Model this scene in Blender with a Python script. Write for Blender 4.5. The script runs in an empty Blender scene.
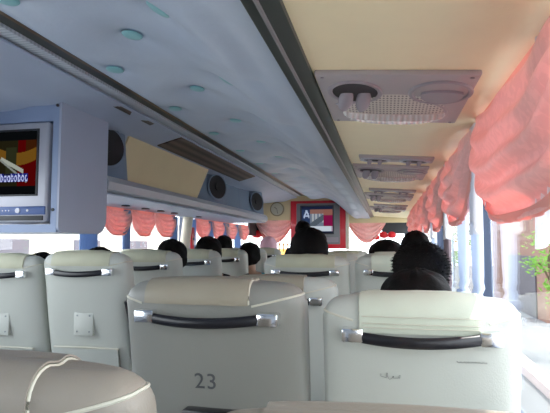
import bpy, bmesh, math, random
from mathutils import Vector, Matrix
random.seed(7)
PI = math.pi
scn = bpy.context.scene
COL = scn.collection

# ------------------------------------------------------------------ materials
def nodes(name):
    m = bpy.data.materials.new(name); m.use_nodes = True
    nt = m.node_tree; nt.nodes.clear()
    out = nt.nodes.new('ShaderNodeOutputMaterial')
    return m, nt, out

def pbr(name, col, rough=.5, metal=0., bump=0., bscale=200., var=0., vscale=6., coat=0., spec=.5, sheen=0.):
    m, nt, out = nodes(name)
    b = nt.nodes.new('ShaderNodeBsdfPrincipled')
    b.inputs['Base Color'].default_value = (*col, 1)
    b.inputs['Roughness'].default_value = rough
    b.inputs['Metallic'].default_value = metal
    b.inputs['Specular IOR Level'].default_value = spec
    b.inputs['Coat Weight'].default_value = coat
    b.inputs['Sheen Weight'].default_value = sheen
    nt.links.new(b.outputs[0], out.inputs[0])
    tc = nt.nodes.new('ShaderNodeTexCoord')
    if var:
        n = nt.nodes.new('ShaderNodeTexNoise'); n.inputs['Scale'].default_value = vscale
        n.inputs['Detail'].default_value = 4
        nt.links.new(tc.outputs['Object'], n.inputs['Vector'])
        mx = nt.nodes.new('ShaderNodeMix'); mx.data_type = 'RGBA'
        mx.inputs[6].default_value = (*[c*(1-var) for c in col], 1)
        mx.inputs[7].default_value = (*[min(1, c*(1+var)) for c in col], 1)
        nt.links.new(n.outputs['Fac'], mx.inputs[0])
        nt.links.new(mx.outputs[2], b.inputs['Base Color'])
    if bump:
        n = nt.nodes.new('ShaderNodeTexNoise'); n.inputs['Scale'].default_value = bscale
        n.inputs['Detail'].default_value = 3
        nt.links.new(tc.outputs['Object'], n.inputs['Vector'])
        bp = nt.nodes.new('ShaderNodeBump'); bp.inputs['Strength'].default_value = bump
        bp.inputs['Distance'].default_value = .002
        nt.links.new(n.outputs['Fac'], bp.inputs['Height'])
        nt.links.new(bp.outputs[0], b.inputs['Normal'])
    return m

def cloth(name, col, trans, tcol=None, rough=.5, pattern=0.):
    """thin woven cloth: diffuse + sheen with light passing through"""
    m, nt, out = nodes(name)
    b = nt.nodes.new('ShaderNodeBsdfPrincipled')
    b.inputs['Base Color'].default_value = (*col, 1); b.inputs['Roughness'].default_value = rough
    t = nt.nodes.new('ShaderNodeBsdfTranslucent')
    t.inputs['Color'].default_value = (*(tcol or col), 1)
    mx = nt.nodes.new('ShaderNodeMixShader'); mx.inputs[0].default_value = trans
    nt.links.new(b.outputs[0], mx.inputs[1]); nt.links.new(t.outputs[0], mx.inputs[2])
    nt.links.new(mx.outputs[0], out.inputs[0])
    if pattern:                                             # damask: tone-on-tone woven motif
        tc = nt.nodes.new('ShaderNodeTexCoord')
        v = nt.nodes.new('ShaderNodeTexNoise'); v.inputs['Scale'].default_value = 42
        v.inputs['Distortion'].default_value = .6
        nt.links.new(tc.outputs['Object'], v.inputs['Vector'])
        r = nt.nodes.new('ShaderNodeValToRGB')
        r.color_ramp.elements[0].position = .47; r.color_ramp.elements[1].position = .56
        r.color_ramp.elements[0].color = (*[c*(1-pattern) for c in col], 1)
        r.color_ramp.elements[1].color = (*[min(1, c*(1+pattern)) for c in col], 1)
        nt.links.new(v.outputs['Fac'], r.inputs[0]); nt.links.new(r.outputs[0], b.inputs['Base Color'])
    return m

def glass(name, tint=(.97, .99, 1.)):
    m, nt, out = nodes(name)
    t = nt.nodes.new('ShaderNodeBsdfTransparent'); t.inputs[0].default_value = (*tint, 1)
    g = nt.nodes.new('ShaderNodeBsdfGlossy'); g.inputs['Roughness'].default_value = .0
    lw = nt.nodes.new('ShaderNodeLayerWeight'); lw.inputs[0].default_value = .5
    pw = nt.nodes.new('ShaderNodeMath'); pw.operation = 'POWER'; pw.inputs[1].default_value = 5
    nt.links.new(lw.outputs['Facing'], pw.inputs[0])
    f = nt.nodes.new('ShaderNodeMath'); f.operation = 'MULTIPLY_ADD'; f.inputs[1].default_value = .92; f.inputs[2].default_value = .04
    nt.links.new(pw.outputs[0], f.inputs[0])
    mx = nt.nodes.new('ShaderNodeMixShader')
    nt.links.new(f.outputs[0], mx.inputs[0]); nt.links.new(t.outputs[0], mx.inputs[1]); nt.links.new(g.outputs[0], mx.inputs[2])
    nt.links.new(mx.outputs[0], out.inputs[0])
    return m

def screen_mat(name, strength):
    m, nt, out = nodes(name)
    a = nt.nodes.new('ShaderNodeVertexColor'); a.layer_name = 'picture'
    e = nt.nodes.new('ShaderNodeEmission'); e.inputs[1].default_value = strength
    nt.links.new(a.outputs[0], e.inputs[0]); nt.links.new(e.outputs[0], out.inputs[0])
    return m

def emit(name, col, s):
    m, nt, out = nodes(name)
    e = nt.nodes.new('ShaderNodeEmission'); e.inputs[0].default_value = (*col, 1); e.inputs[1].default_value = s
    nt.links.new(e.outputs[0], out.inputs[0]); return m

def striped(name, c1, c2, freq, axis=1, rough=.4, bump=.5):
    m, nt, out = nodes(name)
    b = nt.nodes.new('ShaderNodeBsdfPrincipled'); b.inputs['Roughness'].default_value = rough
    tc = nt.nodes.new('ShaderNodeTexCoord'); sp = nt.nodes.new('ShaderNodeSeparateXYZ')
    nt.links.new(tc.outputs['Object'], sp.inputs[0])
    mu = nt.nodes.new('ShaderNodeMath'); mu.operation = 'MULTIPLY'; mu.inputs[1].default_value = freq*2*PI
    nt.links.new(sp.outputs[axis], mu.inputs[0])
    s = nt.nodes.new('ShaderNodeMath'); s.operation = 'SINE'; nt.links.new(mu.outputs[0], s.inputs[0])
    mr = nt.nodes.new('ShaderNodeMapRange'); mr.inputs[1].default_value = -1; mr.inputs[2].default_value = 1
    nt.links.new(s.outputs[0], mr.inputs[0])
    mx = nt.nodes.new('ShaderNodeMix'); mx.data_type = 'RGBA'
    mx.inputs[6].default_value = (*c1, 1); mx.inputs[7].default_value = (*c2, 1)
    nt.links.new(mr.outputs[0], mx.inputs[0]); nt.links.new(mx.outputs[2], b.inputs['Base Color'])
    bp = nt.nodes.new('ShaderNodeBump'); bp.inputs['Strength'].default_value = bump; bp.inputs['Distance'].default_value = .004
    nt.links.new(mr.outputs[0], bp.inputs['Height']); nt.links.new(bp.outputs[0], b.inputs['Normal'])
    nt.links.new(b.outputs[0], out.inputs[0]); return m

def dotted(name, c1, c2, pitch):
    m, nt, out = nodes(name)
    b = nt.nodes.new('ShaderNodeBsdfPrincipled'); b.inputs['Roughness'].default_value = .4
    tc = nt.nodes.new('ShaderNodeTexCoord'); sp = nt.nodes.new('ShaderNodeSeparateXYZ')
    nt.links.new(tc.outputs['Object'], sp.inputs[0])
    outs = []
    for ax in (0, 1):
        mu = nt.nodes.new('ShaderNodeMath'); mu.operation = 'MULTIPLY'; mu.inputs[1].default_value = 2*PI/pitch*(1 if ax == 0 else .55)
        nt.links.new(sp.outputs[ax], mu.inputs[0])
        s = nt.nodes.new('ShaderNodeMath'); s.operation = 'SINE'; nt.links.new(mu.outputs[0], s.inputs[0]); outs.append(s)
    a = nt.nodes.new('ShaderNodeMath'); a.operation = 'ADD'
    nt.links.new(outs[0].outputs[0], a.inputs[0]); nt.links.new(outs[1].outputs[0], a.inputs[1])
    g = nt.nodes.new('ShaderNodeMapRange'); g.inputs[1].default_value = .3; g.inputs[2].default_value = 1.1
    nt.links.new(a.outputs[0], g.inputs[0])
    mx = nt.nodes.new('ShaderNodeMix'); mx.data_type = 'RGBA'
    mx.inputs[6].default_value = (*c1, 1); mx.inputs[7].default_value = (*c2, 1)
    nt.links.new(g.outputs[0], mx.inputs[0]); nt.links.new(mx.outputs[2], b.inputs['Base Color'])
    nt.links.new(b.outputs[0], out.inputs[0]); return m

M = dict(
 quilt=pbr('quilted_blue_vinyl', (.55, .63, .76), .45, bump=.35, bscale=60, var=.06, vscale=9),
 button=pbr('teal_button', (.30, .62, .66), .35),
 sideceil=pbr('side_ceiling_blue', (.47, .54, .68), .5, bump=.3, bscale=50, var=.05),
 cream=pbr('cream_vinyl', (.91, .81, .54), .5, bump=.25, bscale=120, var=.04, vscale=12),
 cream2=pbr('cream_board', (.72, .60, .36), .6, bump=.25, bscale=120, var=.05),
 beige=pbr('beige_plastic', (.66, .60, .47), .5, var=.05),
 vinyl=pbr('grey_green_seat_vinyl', (.26, .262, .238), .42, bump=.25, bscale=220, var=.05, vscale=5),
 vinyl2=pbr('warm_grey_seat_vinyl', (.31, .275, .23), .42, bump=.25, bscale=220, var=.05, vscale=5),
 pale=pbr('pale_seat_vinyl', (.53, .55, .50), .42, bump=.25, bscale=220, var=.04, vscale=5),
 cover_beige=pbr('beige_cover', (.33, .295, .225), .5, bump=.3, bscale=90, var=.1, vscale=14),
 cover_olive=pbr('faded_olive_cover', (.52, .52, .38), .55, bump=.4, bscale=80, var=.14, vscale=14),
 cover_cloth=pbr('pale_green_cloth', (.60, .64, .53), .8, bump=.4, bscale=400, var=.06, vscale=20),
 piping=pbr('pale_piping', (.62, .60, .50), .45),
 black=pbr('black_plastic', (.012, .012, .016), .3),
 chrome=pbr('chrome', (.85, .86, .88), .16, metal=1),
 ink=pbr('grey_ink', (.085, .09, .095), .7),
 scrawl=pbr('pencil', (.20, .21, .21), .8),
 rivet=pbr('rivet_grey', (.25, .28, .28), .4, metal=.5),
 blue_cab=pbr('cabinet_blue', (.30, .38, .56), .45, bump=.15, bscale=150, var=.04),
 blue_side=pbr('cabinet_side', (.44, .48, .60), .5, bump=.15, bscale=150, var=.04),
 silver=pbr('silver_plastic', (.46, .47, .53), .35, metal=.2),
 tvblue=pbr('tv_control_blue', (.07, .13, .34), .35),
 dark=pbr('dark_grey', (.03, .033, .038), .45),
 trimdark=pbr('dark_green_grey_rail', (.055, .062, .058), .35, metal=.3),
 trimgold=pbr('dull_bronze', (.20, .13, .07), .3, metal=.7),
 diffuser=striped('ribbed_diffuser', (.50, .54, .60), (.68, .72, .78), 45, 1, .3),
 louver=striped('brown_louver', (.055, .042, .036), (.16, .12, .10), 14, 0, .5),
 rail=pbr('grey_rack_rail', (.50, .54, .60), .35, metal=.2, var=.05),
 housing=pbr('slate_blue_housing', (.19, .25, .34), .5, bump=.15, bscale=90, var=.06),
 cone=pbr('speaker_mesh', (.022, .02, .022), .7, bump=.6, bscale=300),
 pinkcloth=cloth('pink_damask', (.92, .66, .63), .33, (.98, .48, .45), .38, pattern=.06),
 hem=cloth('pale_pink_hem', (.90, .58, .52), .45, (.95, .45, .40), .4),
 lace=cloth('white_lace', (.86, .86, .88), .5, (.9, .9, .92), .8),
 bluecloth=cloth('pale_blue_drape', (.26, .36, .55), .4, (.38, .54, .80), .6),
 whitecloth=cloth('white_blue_drape', (.76, .82, .90), .5, (.84, .90, 1.), .6),
 darkdrape=cloth('mauve_drape', (.20, .15, .17), .15, (.3, .2, .2), .7),
 panelgrey=pbr('warm_grey_panel', (.40, .36, .37), .4, bump=.15, bscale=300),
 panelgrey2=pbr('mauve_grey_plastic', (.31, .28, .31), .4),
 vdark=pbr('vent_dark', (.03, .025, .03), .6),
 grille=dotted('perforated_grille', (.62, .58, .52), (.20, .18, .17), .0105),
 lens=striped('ribbed_lens', (.80, .79, .77), (.97, .97, .97), 60, 0, .12, 1.),
 red=pbr('red_lacquer', (.62, .015, .03), .3, coat=.4),
 tvgrey=pbr('tv_grey', (.20, .20, .21), .4),
 clockface=pbr('clock_face', (.50, .47, .36), .4), clockrim=pbr('clock_rim', (.28, .22, .13), .3, metal=.5),
 white=pbr('white_paint', (.8, .82, .84), .5), frame=pbr('window_frame', (.05, .07, .12), .4),
 wall=pbr('wall_panel', (.42, .46, .52), .6, bump=.2, bscale=80, var=.05),
 floor=pbr('floor_vinyl', (.16, .16, .17), .5, var=.15, vscale=20),
 glass=glass('window_glass'),
 gold=pbr('gold_fringe', (.85, .45, .05), .4),
 goldlamp=emit('lit_lamp', (1., .60, .16), 2.2),  # brightness of the windscreen put into an emissive yellow
 redcloth=cloth('red_ribbon', (.65, .02, .03), .3, (.9, .05, .05), .5),
 skin=pbr('skin', (.42, .25, .17), .5, var=.05), hair=pbr('black_hair', (.006, .005, .005), .7, bump=.9, bscale=110, spec=.12),
 fuzz=pbr('dark_brown_hair', (.006, .005, .005), .8, bump=.8, bscale=120, spec=.15), trousers=pbr('dark_trousers', (.03, .035, .05), .8),
 scarf=pbr('pink_headscarf', (.80, .50, .58), .8, bump=.3, bscale=60),
 eye=pbr('eye', (.02, .015, .01), .2), lip=pbr('lip', (.35, .12, .10), .5),
 road=pbr('road', (.24, .24, .24), .9, bump=.4, bscale=30, var=.12, vscale=2), kerb=pbr('kerb', (.75, .62, .60), .8),
 brick=pbr('brown_wall', (.30, .17, .13), .8, var=.12, vscale=3), shut=pbr('dark_shutter', (.10, .09, .11), .6),
 render=pbr('pale_render', (.80, .74, .62), .8, var=.05), leaf=cloth('leaf', (.16, .36, .05), .35, (.40, .75, .10), .5),
 bark=pbr('bark', (.16, .11, .07), .9, bump=.6, bscale=20),
)
SHIRT = {k: pbr('shirt_'+k, c, .85, bump=.3, bscale=60, var=.08) for k, c in dict(
    teal=(.08, .30, .36), dark=(.015, .016, .025), blue=(.35, .48, .62), grey=(.2, .2, .22), navy=(.03, .05, .12), red=(.4, .04, .05), white=(.6, .62, .66)).items()}

# ------------------------------------------------------------------ helpers
def mesh_from(bm, name, mat, smooth=True):
    bmesh.ops.recalc_face_normals(bm, faces=bm.faces[:])
    me = bpy.data.meshes.new(name); bm.to_mesh(me); bm.free()
    if mat is not None: me.materials.append(mat)
    if smooth:
        for p in me.polygons: p.use_smooth = True
        try: me.set_sharp_from_angle(angle=math.radians(40))
        except Exception: pass
    return me

def obj(name, bm, mat, parent=None, loc=(0, 0, 0), smooth=True):
    me = bm if isinstance(bm, bpy.types.Mesh) else mesh_from(bm, name, mat, smooth)
    o = bpy.data.objects.new(name, me); COL.objects.link(o); o.location = loc
    if parent is not None: o.parent = parent
    return o

def tag(o, label, cat, group=None):
    o['label'] = label; o['category'] = cat
    if group: o['group'] = group
    return o

def thing(name, label, cat, loc=(0, 0, 0), group=None, rot=(0, 0, 0)):
    o = bpy.data.objects.new(name, None); COL.objects.link(o); o.empty_display_size = .05
    o.location = loc; o.rotation_euler = rot
    return tag(o, label, cat, group)

def struct(name, bm, mat, parent=None, smooth=False, label=None):
    o = obj(name, bm, mat, parent, smooth=smooth)
    if parent is None: o['kind'] = 'structure'
    if label: o['label'] = label
    return o

def new(): return bmesh.new()

def box(bm, x0, x1, y0, y1, z0, z1, bev=0., seg=2):
    r = bmesh.ops.create_cube(bm, size=1)
    vs = r['verts']
    for v in vs:
        v.co = Vector(((x0+x1)/2+v.co.x*(x1-x0), (y0+y1)/2+v.co.y*(y1-y0), (z0+z1)/2+v.co.z*(z1-z0)))
    if bev:
        es = list({e for v in vs for e in v.link_edges})
        bmesh.ops.bevel(bm, geom=es, offset=bev, segments=seg, affect='EDGES', profile=.5)
    return bm

def B(*a, **k): return box(new(), *a, **k)

def tube(bm, pts, r, n=10, flat=None, cap=True, up=Vector((0, 0, 1))):
    """sweep an ellipse (r or flat=(a,b)) along pts"""
    pts = [Vector(p) for p in pts]
    a, b = flat if flat else (r, r)
    rings = []
    for i, p in enumerate(pts):
        t = (pts[min(i+1, len(pts)-1)]-pts[max(i-1, 0)]).normalized()
        s = t.cross(up)
        if s.length < 1e-4: s = t.cross(Vector((0, 1, 0)))
        s.normalize(); u = s.cross(t).normalized()
        k = 1.
        rings.append([bm.verts.new(p+s*(a*k*math.cos(2*PI*j/n))+u*(b*k*math.sin(2*PI*j/n))) for j in range(n)])
    for i in range(len(rings)-1):
        for j in range(n):
            bm.faces.new((rings[i][j], rings[i][(j+1) % n], rings[i+1][(j+1) % n], rings[i+1][j]))
    if cap:
        bm.faces.new(rings[0][::-1]); bm.faces.new(rings[-1])
    return bm

def ellipsoid(bm, c, rx, ry, rz, u=20, v=14):
    r = bmesh.ops.create_uvsphere(bm, u_segments=u, v_segments=v, radius=1)
    for w in r['verts']: w.co = Vector((c[0]+w.co.x*rx, c[1]+w.co.y*ry, c[2]+w.co.z*rz))
    return r['verts']

def cyl(bm, c, axis, r, h, n=24, r2=None):
    """cylinder centred at c along axis vector"""
    q = Vector(axis).normalized().to_track_quat('Z', 'Y')
    res = bmesh.ops.create_cone(bm, cap_ends=True, segments=n, radius1=r, radius2=r if r2 is None else r2, depth=h)
    for w in res['verts']: w.co = q @ w.co + Vector(c)
    return bm

def grid(bm, nu, nv, f):
    vs = [[bm.verts.new(f(i/nu, j/nv)) for j in range(nv+1)] for i in range(nu+1)]
    for i in range(nu):
        for j in range(nv):
            bm.faces.new((vs[i][j], vs[i+1][j], vs[i+1][j+1], vs[i][j+1]))
    return bm

def prism(bm, poly, f0, f1):
    """extrude polygon: f0/f1 map (a,b) to 3d points on both ends"""
    a = [bm.verts.new(f0(*p)) for p in poly]; b = [bm.verts.new(f1(*p)) for p in poly]
    n = len(poly)
    bm.faces.new(a[::-1]); bm.faces.new(b)
    for i in range(n): bm.faces.new((a[i], a[(i+1) % n], b[(i+1) % n], b[i]))
    return bm

def thicken(bm, t):
    """give an open sheet a real thickness"""
    bmesh.ops.recalc_face_normals(bm, faces=bm.faces[:])
    bmesh.ops.solidify(bm, geom=bm.faces[:], thickness=t)
    return bm

def sstep(a, b, x):
    t = max(0., min(1., (x-a)/(b-a))); return t*t*(3-2*t)

def text_mesh(name, s, size, mat, depth=.0006):
    cu = bpy.data.curves.new(name, 'FONT'); cu.body = s; cu.size = size; cu.extrude = depth
    cu.align_x = 'CENTER'; cu.align_y = 'CENTER'; cu.space_character = 1.1
    o = bpy.data.objects.new(name+'_tmp', cu); COL.objects.link(o)
    dg = bpy.context.evaluated_depsgraph_get(); dg.update()
    me = bpy.data.meshes.new_from_object(o.evaluated_get(dg)); me.name = name
    bpy.data.objects.remove(o); me.materials.clear(); me.materials.append(mat)
    return me

# ------------------------------------------------------------------ camera
F, VPX, VPY = 520., 386., 245.
d = Vector(((VPX-275)/F, -(VPY-206.5)/F, 1.)).normalized()
yaw = math.asin(d.x); pitch = math.atan2(-d.y, d.z)
cam = bpy.data.cameras.new('camera'); co = bpy.data.objects.new('camera', cam); COL.objects.link(co)
cam.sensor_width = 36; cam.lens = F*36/550; cam.clip_start = .05
co.location = (0, 0, 1.25); co.rotation_euler = (PI/2+pitch, 0, yaw)
scn.camera = co

# ------------------------------------------------------------------ the bus shell
XL, XR, YB, YF = -2.15, .345, -1.7, 9.3
struct('floor', B(XL-.03, XR+.03, YB, YF, -.10, 0), M['floor'])
def zbase(y): return 2.05
def zceil(x, y):
    b = zbase(y); e = sstep(5.5, 8.2, y); s = sstep(-.95, -.20-.12*e, x)
    return b-(b-1.745+.07*e)*s**(1.35-.25*e)
BX, BY = .2535, .665
def quilt(x, y):
    best = 9
    fx = (x+.89)/BX
    for c in (math.floor(fx), math.floor(fx)+1):
        off = .5*(c % 2)
        fy = (y-1.69)/BY-off
        for r in (math.floor(fy), math.floor(fy)+1):
            dx, dy = (fx-c)*BX, (fy-r)*BY
            best = min(best, dx*dx+dy*dy*.85)
    return -.062*(1-math.exp(-(math.sqrt(best+.0002)-.014)/.075))+.004
CX0, CX1, CY0, CY1 = -1.262, -.238, YB, 8.25
def cpt(u, v):
    x = CX0+(CX1-CX0)*u; y = CY0+(CY1-CY0)*v
    e = sstep(0, .11, x-CX0)*(1-sstep(-.47, -.35, x))
    return Vector((x, y, zceil(x, y)+quilt(x, y)*e))
ceil = struct('ceiling', thicken(grid(new(), 72, 560, cpt), .012), M['quilt'], smooth=True)
nb = 0
for c in range(-1, 3):
    for r in range(-6, 12):
        x = -.89+c*BX; y = 1.69+BY*(r+.5*(c % 2))
        if not (YB+.2 < y < 8.2) or x > -.45: continue
        if y < .8: continue
        bm = new(); ellipsoid(bm, (0, 0, 0), .036, .044, .008, 20, 8)
        bo = obj('button', bm if nb == 0 else bme, M['button'], ceil, (x, y, zceil(x, y)-.038))
        sl = (zceil(x+.01, y)-zceil(x-.01, y))/.02
        bo.rotation_euler = (0, -math.atan(sl), 0)
        if nb == 0: bme = bo.data
        else: bm.free()
        nb += 1
struct('roof', B(XL-.05, XR+.05, YB-.02, YF, 2.16, 2.22), M['white'])
# side ceiling over the left rack: slopes down to the wall
def lc(u, v):
    y = YB+(8.3-YB)*v
    k = 1.
    prof = [(-1.40, 2.035), (-1.62, 1.975), (-1.90, 1.955), (-2.16, 1.94)]
    t = u*3; i = min(2, int(t)); f = t-i
    x = prof[i][0]+(prof[i+1][0]-prof[i][0])*f; z = prof[i][1]+(prof[i+1][1]-prof[i][1])*f
    q = -.009*(1-math.exp(-((math.sin(x*PI/.25)**2+math.sin(y*PI/.33)**2))/.5))
    return Vector((x, y, z*k+q))
struct('trim_1', thicken(grid(new(), 27, 200, lc), .012), M['sideceil'], smooth=True, label='quilted blue side ceiling above the left rack')
def zl(x, y):
    k = 1.
    return (2.035-(-1.40-x)*.27)*k
# aisle lamp strip
lamp = thing('strip_light', 'long ribbed grey light strip with dark rails along left edge of quilted ceiling', 'light', (-1.33, 3, 2.04))
def runs(x0, x1, h0, h1, y0=YB, y1=8.25, n=40):
    bm = new()
    prism_rings = []
    for i in range(n+1):
        y = y0+(y1-y0)*i/n; z = zbase(y)
        prism_rings.append([bm.verts.new((x+1.33, y-3, z+h-2.04)) for x, h in ((x0, h0), (x1, h0), (x1, h1), (x0, h1))])
    for i in range(n):
        for j in range(4):
            bm.faces.new((prism_rings[i][j], prism_rings[i][(j+1) % 4], prism_rings[i+1][(j+1) % 4], prism_rings[i+1][j]))
    bm.faces.new(prism_rings[0][::-1]); bm.faces.new(prism_rings[-1]); return bm
obj('edge_rail', runs(-1.275, -1.258, -.014, .02), M['trimgold'], lamp, smooth=False)
obj('dark_rail', runs(-1.335, -1.277, -.006, .03), M['trimdark'], lamp, smooth=False)
obj('diffuser', runs(-1.405, -1.337, -.018, .02), M['diffuser'], lamp, smooth=False)
# walls
def side_wall(name, x, sgn):
    bm = new()
    box(bm, x, x+.06*sgn, YB, YF, -.1, .74)
    box(bm, x, x+.06*sgn, YB, YF, 1.70, 2.18)
    return struct(name, bm, M['wall'])
side_wall('wall_right', XR+.005, 1); side_wall('wall_left', XL-.005, -1)
bm = new(); box(bm, XL, XR, YB-.05, YB, -.1, 2.2)
struct('wall_back', bm, M['wall'])  # unseen rear end, made windowless to keep the seat backs dimmer
bm = new(); box(bm, XL, XR, YF, YF+.06, -.1, .70); box(bm, XL, XR, YF, YF+.06, 1.72, 2.2)
struct('wall_front', bm, M['dark'])
wn = 0
def window(a0, a1, z0, z1, plane, at, frame=M['frame'], fw=.03):
    """plane 'x': window in a side wall at x=at spanning y a0..a1"""
    global wn; wn += 1
    f = new()
    def bx(p0, p1, q0, q1, t=.022):
        if plane == 'x': box(f, at-t, at+t, p0, p1, q0, q1)
        else: box(f, p0, p1, at-t, at+t, q0, q1)
    bx(a0, a1, z0, z0+fw); bx(a0, a1, z1-fw, z1); bx(a0, a0+fw, z0+fw, z1-fw); bx(a1-fw, a1, z0+fw, z1-fw)
    w = struct('window_%d' % wn, f, frame)
    p = new()
    if plane == 'x': box(p, at-.002, at+.002, a0+fw, a1-fw, z0+fw, z1-fw)
    else: box(p, a0+fw, a1-fw, at-.002, at+.002, z0+fw, z1-fw)
    obj('pane', p, M['glass'], w, smooth=False)
    return w
for a, b in ((YB, .40), (.40, 2.10), (2.10, 3.72), (3.72, 5.34), (5.34, 6.95), (6.95, YF)):
    window(a, b, .74, 1.70, 'x', XR+.02, fw=.022)
for a, b in ((YB, .60), (.60, 2.2), (2.2, 3.55), (3.55, 5.08), (5.30, 6.75), (6.75, YF)):
    window(a, b, .74, 1.70, 'x', XL-.02, fw=.022)
window(XL, XR, .70, 1.72, 'y', YF+.02)
# cream curved door post on the left
struct('trim_2', tube(new(), [(-2.10+.03*math.sin(t*PI/2), 5.12+.16*t**1.6, .74+.90*t) for t in [i/12 for i in range(13)]], .05, 12, flat=(.055, .045)), M['beige'], smooth=True, label='cream curved post between the left windows')

# ------------------------------------------------------------------ right rack (cream underside)
SL = .07
def zr(x): return 1.70-SL*(x+.18)
rr = thing('luggage_rack', 'right overhead rack with cream vinyl underside and dark grey edge rail', 'luggage rack', (0, 3, 1.70))
bm = new()
prism(bm, [(-.235, zr(-.235)), (.325, zr(.325)), (.325, 1.80), (-.20, 1.80), (-.235, 1.75)],
      lambda x, z: Vector((x, YB-3+.02, z-1.70)), lambda x, z: Vector((x, 5.3, z-1.70)))
obj('underside_panel', bm, M['cream'], rr, smooth=False)
bm = new(); box(bm, -.252, -.180, YB-3+.02, 5.3, -.012, .06, bev=.006)
obj('edge_rail', bm, M['trimdark'], rr)
obj('bead', tube(new(), [(-.222, YB-3+.02, -.013), (-.222, 5.3, -.013)], .005, 8), M['tvgrey'], rr)
obj('bead', tube(new(), [(-.247, YB-3+.02, .004), (-.247, 5.3, .004)], .006, 8), M['rail'], rr)

def oval(bm, cx, cy, rx, ry, z0, z1, n=36):
    a = [bm.verts.new((cx+rx*math.cos(2*PI*i/n), cy+ry*math.sin(2*PI*i/n), z0)) for i in range(n)]
    b = [bm.verts.new((cx+rx*math.cos(2*PI*i/n), cy+ry*math.sin(2*PI*i/n), z1)) for i in range(n)]
    bm.faces.new(a); bm.faces.new(b[::-1])
    for i in range(n): bm.faces.new((a[i], a[(i+1) % n], b[(i+1) % n], b[i]))
def oring(cx, cy, rx, ry, z, r, n=40):
    bm = new(); pts = [Vector((cx+rx*math.cos(2*PI*i/n), cy+ry*math.sin(2*PI*i/n), z)) for i in range(n)]
    rings = []
    for i, p in enumerate(pts):
        o = Vector((ry*math.cos(2*PI*i/n), rx*math.sin(2*PI*i/n), 0)).normalized()
        rings.append([bm.verts.new(p+o*(r*1.5*math.cos(2*PI*j/8))+Vector((0, 0, r*math.sin(2*PI*j/8)))) for j in range(8)])
    for i in range(n):
        for j in range(8):
            bm.faces.new((rings[i][j], rings[i][(j+1) % 8], rings[(i+1) % n][(j+1) % 8], rings[(i+1) % n][j]))
    return bm
PC = {}
def cached(key, fn):
    if key not in PC: PC[key] = fn()
    return PC[key]
def flap(x, y, tilt, k=1.):
    bm = new(); vs = ellipsoid(bm, (0, 0, -.022*k), .021*k, .012*k, .034*k, 16, 12)
    Rm = Matrix.Rotation(tilt, 4, 'Y') @ Matrix.Rotation(.5, 4, 'X')
    for v in vs: v.co = (Rm @ v.co)+Vector((x, y, -.014))
    return bm
def lamp_grille():
    """near half of the oval lamp: perforated, nearly flush, slightly bulging"""
    bm = new()
    def f(u, v):
        x = -.155+.31*u; h = math.sqrt(max(0, 1-((x-0)/.156)**2))
        y = .100-.185*h*(1-v)
        return Vector((x, y, -.0145-.014*v*h))
    return thicken(grid(bm, 40, 12, f), .003)
def lamp_lens():
    """far half: ribbed clear lens hanging below the plate with a rounded face"""
    bm = new()
    def f(u, v):
        x = -.157+.314*u; h = math.sqrt(max(0, 1-(x/.158)**2))
        a = PI*v
        y = .102-.028*h*math.sin(a)*(1 if v < .5 else 1)+.13*h*max(0, v-.5)*2
        z = -.013-.040*h**.55*math.sin(min(a, PI/2) if v < .6 else PI/2*(1-(v-.6)/.4))
        return Vector((x, y, z))
    return thicken(grid(bm, 60, 16, f), .002)
def service_panel(y0, label, group):
    k = 'svc'
    t = thing('overhead_panel', label, 'overhead panel', (.030, y0+.26, zr(.030)), group, (0, math.atan(SL), 0))
    def P(n, fn, m, parent=t, key=None):
        me = cached((k, key or n), lambda: mesh_from(fn(), n, m))
        return obj(n, me, m, parent)
    P('plate', lambda: B(-.205, .205, -.255, .255, -.014, .002, bev=.006), M['panelgrey'])
    v = P('air_vent', lambda: oring(-.108, -.105, .070, .098, -.015, .005), M['panelgrey2'])
    def hole():
        bm = new(); oval(bm, -.108, -.105, .066, .094, -.0155, -.010); return bm
    P('vent_opening', hole, M['vdark'], v)
    P('flap', lambda: flap(-.128, -.095, .35), M['panelgrey2'], v, 'f1'); P('flap', lambda: flap(-.080, -.095, .25), M['panelgrey2'], v, 'f2')
    c = P('reading_lamp', lambda: oring(.122, -.105, .078, .10, -.015, .005), M['panelgrey2'])
    def lampdisc():
        bm = new(); oval(bm, .128, -.09, .056, .070, -.021, -.012)
        for vv in bm.verts:
            if vv.co.y < -.11: vv.co.y = -.11+(vv.co.y+.11)*.4
        return bm
    P('lamp_cap', lampdisc, M['panelgrey2'], c)
    dm = P('ceiling_lamp', lamp_grille, M['grille']); P('lens', lamp_lens, M['lens'], dm)
    def rim():
        return oring(0, .105, .158, .145, -.014, .004)
    P('lamp_rim', rim, M['panelgrey'], dm)
    for x in (-.185, .185):
        for y in (-.235, .235): P('screw', lambda x=x, y=y: cyl(new(), (x, y, -.015), (0, 0, 1), .005, .004, 10), M['panelgrey2'], t, 's%g%g' % (x, y))
    def slot():
        bm = new(); oval(bm, -.150, .02, .024, .012, -.017, -.012, 16); return bm
    P('switch', slot, M['silver'])
    return t
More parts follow.
